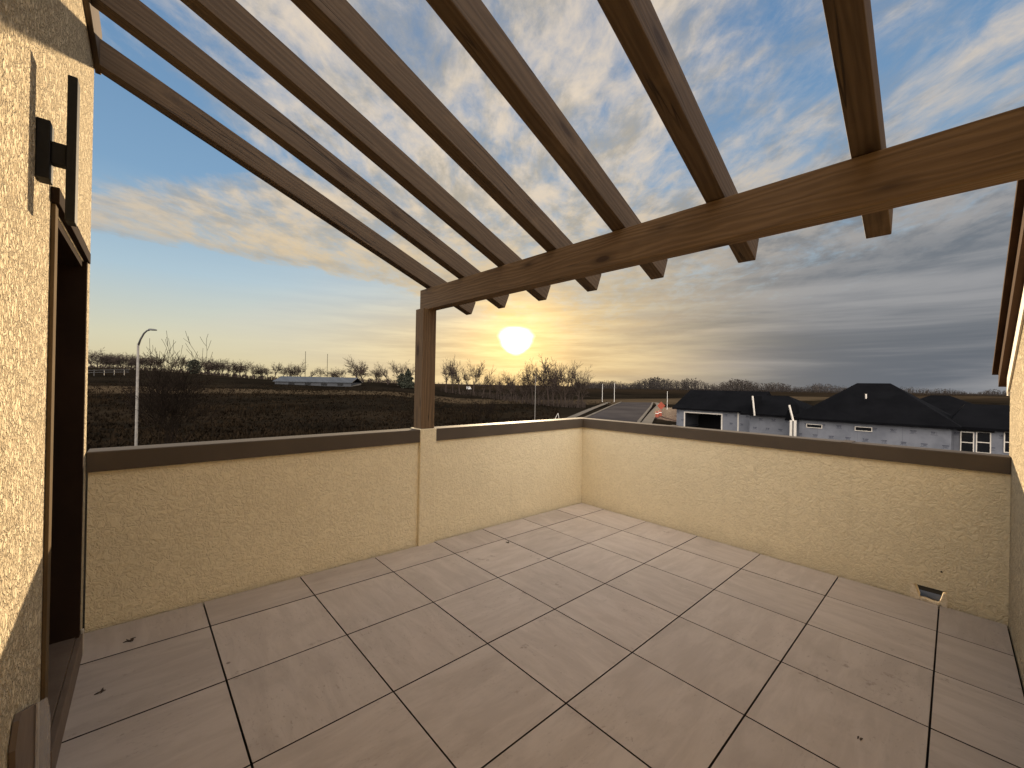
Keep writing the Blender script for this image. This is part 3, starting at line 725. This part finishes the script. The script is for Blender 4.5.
# survey stakes: a small leaning pair of white laths
x, y = at(557, 50); z0 = G(x, y)
st = empty('survey_stake', (x, y, z0), 'small leaning white survey stakes in the field left of the street', 'survey stake')
r_ = ray(556, 413.5); hz = r_.z*50/(r_.x*FW.x+r_.y*FW.y) - z0
MB().tube([RT*-.75+Vector((0,0,0)), RT*.15+Vector((0,0,hz))], [.035,.03], 4).build('lath', M['white_post'], st)
MB().tube([RT*.55+Vector((0,0,0)), RT*.2+Vector((0,0,hz*1.02))], [.035,.03], 4).build('lath', M['white_post'], st)

# orange road-works barriers
x, y = at(661.5, 78); z0 = ZR
dm = empty('warning_sign', (x, y, z0), 'orange diamond road works sign on a stand beside the pavement', 'sign')
side = RT
mbx = MB(); c = Vector((0,0,1.75)); 
mbx.prism([c+side*.78, c+Vector((0,0,.78)), c-side*.78, c-Vector((0,0,.78))], -FW*.03); mbx.build('panel', M['orange'], dm)
mbx = MB(); mbx.tube([side*.5, Vector((0,0,.3)), Vector((0,0,1.2))+FW*.05], [.03]*3, 5); mbx.tube([side*-.5, Vector((0,0,.3))], [.03]*2, 5); mbx.build('stand', M['lamp_head'], dm)
x, y = at(657.5, 70)
bd = empty('traffic_drum', (x, y, z0), 'orange traffic drum in front of the diamond sign', 'traffic drum')
MB().tube([(0,0,.1),(0,0,1.05),(0,0,1.1)], [.32,.25,.2], 12).build('drum', M['orange'], bd)
MB().tube([(0,0,.72),(0,0,.86)], [.287,.275], 12, cap=False).build('band', M['white_post'], bd)
MB().tube([(0,0,0),(0,0,.1)], [.45,.42], 12).build('foot', M['tyre'], bd)
x, y = at(660.5, 73)
bd2 = copy_tree(bd, (x, y, z0), 1.0, 1.0, 'orange traffic drum close under the diamond sign', 'orange traffic drums'); bd['group'] = 'orange traffic drums'

# ------------------------------------------------------------------ long low grey building and fence, far left
x, y = at(313, 150); g0 = G(x, y)
lb = empty('long_building', (x, y, g0), 'long low grey metal building below the far tree row', 'building')
ex = RT; ey = FW
def W3(a, b_, c_): return ex*a + ey*b_ + Vector((0,0,c_))
mbx = MB(); mbx.prism([W3(-14,0,-1), W3(14,0,-1), W3(14,0,1.3), W3(-14,0,1.3)], ey*10); mbx.build('wall', M['metal_wall'], lb)
mbx = MB(); mbx.prism([W3(-14.5,-.5,1.25), W3(-14.5,-.5,1.45), W3(-14.5,5,3.3), W3(-14.5,10.5,1.45), W3(-14.5,10.5,1.25), W3(-14.5,5,3.1)], ex*29); mbx.build('roof', M['metal_roof'], lb)
for a in (-9,-3,3,9):
    MB().prism([W3(a,-.02,0.1), W3(a+2.2,-.02,.1), W3(a+2.2,-.02,1.0), W3(a,-.02,1.0)], ey*.015).build('window', M['glass'], lb)
rf = empty('rail_fence', (*at(105,125), G(*at(105,125))), 'pale pipe rail fence crossing the far left field', 'fence')
pp = [Vector((*at(84+i*5, 122+i*1.5), 0)) for i in range(10)]
for p in pp: p.z = G(p.x, p.y)
mbx = MB()
for dz in (1.0, 1.7): mbx.tube([p+Vector((0,0,dz)) for p in pp], [.07]*len(pp), 4)
o = mbx.build('rails', M['fence'], rf); o.location = -rf.location
for p in pp[::2]:
    o = MB().tube([p, p+Vector((0,0,1.8))], [.08,.08], 5).build('fence_post', M['fence'], rf); o.location = -rf.location

# ------------------------------------------------------------------ houses under construction
def plane_roof(mbx, P, th=.16):
    mbx.prism(P, (0,0,th))
EZ, GZ = -2.6, -5.25
def window(root, x, y0, y1, z0, z1, bars=True, fr=.06):
    mbx = MB()
    for (a,b_,c_,d_) in ((y0,y0+fr,z0,z1),(y1-fr,y1,z0,z1),(y0+fr,y1-fr,z0,z0+fr),(y0+fr,y1-fr,z1-fr,z1)): mbx.box(x-.05,x+.02,a,b_,c_,d_)
    if bars: zm = (z0+z1)/2; mbx.box(x-.04,x+.02,y0+fr,y1-fr,zm-.03,zm+.03)
    w = kid(mbx, 'window', M['fascia'], root)
    g = MB().box(x-.01,x+.012,y0+fr,y1-fr,z0+fr,z1-fr).build('pane', M['glass'], w)
# left house: garage bay, hipped roof
A = empty('garage_house', (50.5, 19.5, GZ), 'unfinished white wrapped house with open black garage doorway, left end', 'house', 'houses under construction')
AX, AY0, AY1 = 50.8, 15.2, 24.0
GY0, GY1, GTOP = 18.6, 22.9, -3.05
mbx = MB(); mbx.box(AX, AX+.2, AY0, GY0, GZ, EZ); mbx.box(AX, AX+.2, GY1, AY1, GZ, EZ); mbx.box(AX, AX+.2, GY0, GY1, GTOP, EZ)
mbx.box(AX+.2, AX+9, AY1-.2, AY1, GZ, EZ); mbx.box(AX+.2, AX+9, AY0, AY0+.2, GZ, EZ); mbx.box(AX+9, AX+9.2, AY0, AY1, GZ, EZ)
kid(mbx, 'wall', M['wallwrap'], A)
kid(MB().box(AX+.25, AX+8.9, AY0+.25, AY1-.25, GZ, GZ+.1).box(AX+6, AX+6.2, AY0+.25, AY1-.25, GZ+.1, EZ), 'interior', M['interior'], A)
mbx = MB()
for (a,b_,c_,d_) in ((GY0-.14,GY0,GZ,GTOP+.14),(GY1,GY1+.14,GZ,GTOP+.14),(GY0,GY1,GTOP,GTOP+.14)): mbx.box(AX-.05,AX-.003,a,b_,c_,d_)
kid(mbx, 'garage_frame', M['fascia'], A)
def hip(root, x0, x1, y0, y1, ze, xr, yr0, yr1, zr, name='roof', m=None, th=.18):
    mbx = MB(); e = [(x0,y0),(x1,y0),(x1,y1),(x0,y1)]; r0, r1 = (xr,yr0,zr), (xr,yr1,zr)
    E = [(x,y,ze) for x,y in e]; B_ = [(x,y,ze-th) for x,y in e]
    mbx.poly([E[3],E[0],r0,r1]); mbx.poly([E[1],E[2],r1,r0]); mbx.poly([E[0],E[1],r0]); mbx.poly([E[2],E[3],r1])
    mbx.poly(B_)
    for i in range(4): j = (i+1)%4; mbx.quad(E[i],E[j],B_[j],B_[i])
    return kid(mbx, name, m or M['roofing'], root)
mbx = MB(); mbx.prism([(AX-.45,15.0,EZ-.06),(AX-.45,15.0,EZ+.12),(55.6,15.0,-.20),(60.4,15.0,EZ+.12),(60.4,15.0,EZ-.06)], (0,9.4,0)); kid(mbx, 'roof', M['roofing'], A)
def gablet(root, foot, apex, depth):
    f, a = Vector(foot), Vector(apex); l = Vector((f.x, 2*a.y-f.y, f.z))
    kid(MB().prism([f, a, l], (depth,0,0)), 'gablet', M['roofing'], root)
    d = (a-f).normalized(); kid(MB().tube([f-Vector((.03,.02,0)), a-Vector((.03,.02,0))], [.085,.085], 4), 'rake_fascia', M['fascia'], root)
mbx = MB(); mbx.box(AX-.012, AX-.004, GY0-1.9, GY0-1.75, GZ, EZ); kid(mbx, 'downpipe', M['fascia'], A)
# right house: long, gable-ended wing on the left, high hip, low wing on the right
B = empty('long_house', (44.5, 3.5, GZ), 'long unfinished white wrapped house with black hipped roof and paired windows', 'house', 'houses under construction')
mbx = MB()
BX = 44.6; r_ = ray(951.5, 430); YB = r_.y*BX/r_.x
mbx.box(47.6, 56, 9.6, 14.6, GZ, EZ); mbx.box(BX, 56, YB, 9.6, GZ, EZ); mbx.box(46.2, 56, -9, YB-.002, GZ, EZ)
kid(mbx, 'wall', M['wallwrap'], B)
hip(B, BX-.5, 57, YB-.5, 10.1, EZ+.14, 49.6, 3.9, 6.2, .78)
hip(B, 46.9, 56, 9.0, 15.3, EZ+.12, 51.2, 12.0, 15.0, -.62)
gablet(B, hit(0, 46.8, 754.4, 415.6), hit(0, 46.8, 752.4, 396), 3)
gablet(B, hit(0, 43.85, 793, 421), hit(0, 43.85, 789, 405), 3)
for px_ in (791.2, 795.2):
    yy = hit(0, 43.85, px_, 425).y
    kid(MB().box(43.75, 43.93, yy-.09, yy+.09, GZ, EZ-.12), 'porch_post', M['fascia'], B)
# low right wing
hip(B, 45.7, 57, -9.6, .4, EZ+.10, 50.3, -6.0, -.6, -.85)
def yx(px, X): r_ = ray(px, 420); return r_.y*X/r_.x
def zx(px, py, X): r_ = ray(px, py); return r_.z*X/r_.x
for (p0, p1, q0, q1) in ((806.5, 822.5, 423.6, 427.4), (855, 872.5, 426.2, 430.6)):
    window(B, BX-.03, yx(p1, BX), yx(p0, BX), zx(p0, q1, BX), zx(p0, q0, BX), False, .05)
for (p0, p1) in ((960.5, 974.5), (976.2, 991.5), (1004, 1018)):
    window(B, 46.17, yx(p1, 46.2), yx(p0, 46.2), zx(p0, 452.5, 46.2), zx(p0, 431.3, 46.2))
kid(MB().box(46.05, 46.19, yx(991.5,46.2)-.15, yx(960.5,46.2)+.15, zx(961,430.8,46.2), zx(961,430.8,46.2)+.12), 'window_head', M['interior'], B)
kid(MB().tube([(46.5,5.2,-.6),(46.5,5.2,-.2)], [.06,.06], 8), 'vent_pipe', M['fascia'], B)
# another low roof behind, at the right
Cc = empty('low_house', (66, -2, GZ), 'low dark roofed house behind the long unfinished house on the right', 'house', 'houses under construction')
kid(MB().box(62, 70, -4, 6, GZ, EZ-.2), 'wall', M['wallwrap'], Cc)
hip(Cc, 61.4, 70.6, -4.6, 6.6, EZ-.1, 66, .4, 1.8, -.25)
# small pale vehicle far across the field
x, y = at(469, 215); vz = G(x, y)
vh = empty('parked_van', (x, y, vz), 'tiny white van far across the field right of the post', 'van')
def V3(a, b_, c_): return RT*a + FW*b_ + Vector((0,0,c_))
MB().prism([V3(-1.1,-.6,.4), V3(1.1,-.6,.4), V3(1.15,-.6,1.0), V3(.75,-.6,1.15), V3(.4,-.6,1.8), V3(-1.1,-.6,1.8)], FW*1.3).build('body', M['car'], vh)
for a in (-.7,.7):
    MB().tube([V3(a,-.64,.35), V3(a,-.4,.35)], [.33,.33], 12).build('wheel', M['tyre'], vh)
MB().prism([V3(.42,-.61,1.2), V3(.68,-.61,1.2), V3(.38,-.61,1.65), V3(-.2,-.61,1.65), V3(-.2,-.61,1.2)], FW*.005).build('window', M['glass'], vh)

# ------------------------------------------------------------------ daylight
SUN = ray(516, 341).normalized()
s_el = math.asin(SUN.z); s_az = math.atan2(SUN.y, SUN.x)
sd = bpy.data.lights.new('sun', 'SUN'); sd.energy = 5.0; sd.angle = math.radians(.6); sd.color = (1, .76, .48)
so = bpy.data.objects.new('sun', sd); col.objects.link(so); so.rotation_euler = (-SUN).to_track_quat('-Z', 'Y').to_euler(); so.location = (0,0,30)

wd = bpy.data.worlds.new('World'); sc.world = wd; wd.use_nodes = True; t = NT(wd.node_tree)
bg = t.n['Background']
sky = t.n.new('ShaderNodeTexSky'); sky.sky_type = 'NISHITA'; sky.sun_disc = False; sky.sun_elevation = s_el; sky.sun_rotation = math.pi/2 - s_az
sky.altitude = 300; sky.air_density = 1.0; sky.dust_density = 1.2; sky.ozone_density = 1.6
STR = .12
d = t.coord('Generated'); d = t.vmath('NORMALIZE', d)
dz = t.sep(d)[2]
cs = t.vmath('DOT_PRODUCT', d, tuple(SUN))
dr = t.vmath('DOT_PRODUCT', d, tuple(RT)); df = t.vmath('DOT_PRODUCT', d, tuple(FW))
zc = t.math('ADD', t.math('MAXIMUM', dz, 0.0), .09)
pr_ = t.math('DIVIDE', dr, zc); pf_ = t.math('DIVIDE', df, zc)
pv = t.combine(pr_, pf_, 0.0)
# warped plane coordinates: rippled altocumulus stretched along streaks
w1 = t.noise(pv, .55, 3, .5, out=1)
pw_ = t.vmath('ADD', pv, t.vmath('SCALE', t.vmath('SUBTRACT', w1, (.5,.5,.5)), .55))
streak = t.mapping(pw_, (2.0, 1.0, 1), rot=(0,0,.12))
n_big = t.noise(pv, .75, 4, .55)
n_st = t.noise(streak, 2.2, 9, .64, .3)
n_rip = t.noise(t.mapping(pw_, (2.6, 1.7, 1), rot=(0,0,-.35)), 5.5, 7, .62, .4)
tex = t.math('ADD', t.math('MULTIPLY', n_st, .62), t.math('MULTIPLY', n_rip, .38))
# where the deck lies: open blue on the left, a bank low on the left, full cover to the right
open_l = t.smooth(t.math('ADD', pr_, t.math('MULTIPLY', t.math('SUBTRACT', n_big, .5), .9)), -1.30, -.62)
tilt_ = t.math('ADD', pf_, t.math('MULTIPLY', pr_, -.8))
bank = t.math('MULTIPLY', t.smooth(t.math('ADD', pf_, t.math('MULTIPLY', n_big, .5)), 1.62, 2.0), t.smooth(t.math('ADD', tilt_, t.math('MULTIPLY', t.math('SUBTRACT', n_st, .5), 1.2)), 3.95, 3.55))
cover = t.math('MAXIMUM', t.math('MULTIPLY', open_l, .88), t.math('MULTIPLY', bank, .95))
low_open = t.math('MULTIPLY', t.smooth(tilt_, 3.6, 4.3), t.smooth(pr_, .1, -.6))
cover = t.math('MULTIPLY', cover, t.math('SUBTRACT', 1.0, t.math('MULTIPLY', low_open, .85)))
right_more = t.smooth(pr_, 1.0, 3.2); cover = t.math('ADD', cover, t.math('MULTIPLY', right_more, t.math('MULTIPLY', t.smooth(dz, .50, .25), .5)))
top_blue = t.math('MULTIPLY', t.smooth(pr_, .1, .9), t.smooth(dz, .35, .60)); cover = t.math('SUBTRACT', cover, t.math('MULTIPLY', top_blue, .32))
thr = t.math('SUBTRACT', .88, t.math('MULTIPLY', cover, .50))
dens = t.smooth(tex, t.math('SUBTRACT', thr, .19), t.math('ADD', thr, .19))
# cloud colours: creamy towards the sun, slate away from it, bellies greyer than fringes
ang = t.smooth(cs, .35, .97)
lit = t.mix(ang, (.34,.37,.42), (.70,.52,.28))
lit = t.mix(t.smooth(dz, .16, .5), lit, (.76,.64,.50))
belly = t.mix(ang, (.22,.28,.37), (.44,.39,.31))
rightdark = t.math('MULTIPLY', t.smooth(dr, .05, .62), t.smooth(dz, .62, .15))
lit = t.mix(rightdark, lit, (.30,.30,.31)); belly = t.mix(rightdark, belly, (.125,.14,.165))
shade = t.smooth(t.noise(t.mapping(pw_, (1.7, 1.1, 1), (3.1, 1.7, 0), (0,0,.1)), 3.0, 8, .64), .36, .60)
# towards the horizon the deck is seen edge-on: long soft level streaks
hs = t.combine(t.math('MULTIPLY', dr, 1.6), t.math('MULTIPLY', dz, 17.0), df)
soft = t.smooth(t.noise(hs, 1.3, 5, .55, .4), .34, .68)
lowmix = t.smooth(dz, .38, .14)
shade = t.mix(lowmix, shade, soft)
dens = t.math('MAXIMUM', dens, t.math('MULTIPLY', lowmix, t.math('MULTIPLY', t.smooth(pr_, .0, 1.4), .9)))
ccol = t.mix(shade, belly, lit)
# clear air: the sky model, with its bright dusty rim round the sun veiled by thin high cloud
nish = t.vmath('MINIMUM', t.vmath('SCALE', sky.outputs[0], STR), (.55,.55,.52))
ramp = t.n.new('ShaderNodeValToRGB'); t.l.new(dz, ramp.inputs[0]); e = ramp.color_ramp.elements
e[0].position = 0.0; e[0].color = (.68,.55,.33,1); e[1].position = 1.0; e[1].color = (.09,.17,.33,1)
for ps, c_ in ((.08,(.67,.63,.46)),(.20,(.42,.56,.65)),(.36,(.21,.37,.56)),(.6,(.13,.26,.46))):
    q = e.new(ps); q.color = (*c_, 1)
clear = t.mix(.84, nish, ramp.outputs[0])
clear = t.mix(t.math('MULTIPLY', t.smooth(dr, .1, .7), t.smooth(dz, .3, .0)), clear, (.15,.16,.175))
horiz = t.mix(t.math('MULTIPLY', dens, .94), clear, ccol)
# thin veil that turns gold round the sun
veil = t.math('POWER', t.math('MAXIMUM', cs, 0.0), 14.0)
streaky = t.smooth(t.noise(t.combine(t.math('MULTIPLY', dr, 3.0), t.math('MULTIPLY', dz, 30.0), 0.0), 1.6, 6, .6), .35, .68)
low = t.smooth(dz, .34, .06)
gold = t.mix(streaky, (.72,.50,.24), (1.0,.74,.36))
horiz = t.mix(t.math('MULTIPLY', t.math('MULTIPLY', veil, low), .95), horiz, gold)
glow2 = t.math('POWER', t.math('MAXIMUM', cs, 0.0), 160.0)
# the sun burns through a ragged gap in level streaks of cloud
sa = t.math('SUBTRACT', dr, SUN.dot(RT)); sb = t.math('SUBTRACT', dz, SUN.z)
sn = t.noise(t.combine(t.math('MULTIPLY', dr, 9.0), t.math('MULTIPLY', dz, 60.0), 3.0), 1.0, 4, .6)
sw = t.math("ADD", .025, t.math('MULTIPLY', sb, .22))
er = t.math('ADD', t.math('POWER', t.math('ABSOLUTE', t.math('DIVIDE', sa, sw)), 2.0), t.math('POWER', t.math('ABSOLUTE', t.math('DIVIDE', sb, .0225)), 2.2))
disc = t.smooth(t.math('ADD', er, t.math('MULTIPLY', t.math('SUBTRACT', sn, .5), 1.6)), 3.3, .0)
g = t.mix(1.0, horiz, t.vmath('SCALE', (1.0,.60,.14), t.math('MULTIPLY', glow2, .62)), 'ADD')
g = t.mix(1.0, g, t.vmath('SCALE', (1.0,.86,.55), t.math('MULTIPLY', disc, 4.5)), 'ADD')
g = t.vmath('SCALE', g, .70)
# added fill: unseen sky behind the camera set bright to lift the shaded terrace
rear_fill = t.math('MULTIPLY', t.smooth(df, .15, -.45), t.smooth(dz, -.05, .1))
g = t.mix(t.math('MULTIPLY', rear_fill, .92), g, t.mix(shade, (1.65,1.52,1.40), (2.45,2.25,2.05)))
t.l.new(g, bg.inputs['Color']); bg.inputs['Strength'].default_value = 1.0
wd['note'] = 0
sc.view_settings.view_transform = 'Standard'; sc.view_settings.look = 'None'; sc.view_settings.exposure = 0.6; sc.view_settings.gamma = 1
try: sc.view_settings.use_curve_mapping = False
except Exception: pass
sc.cycles.max_bounces = 8; sc.cycles.diffuse_bounces = 5
sc.cycles.use_denoising = True
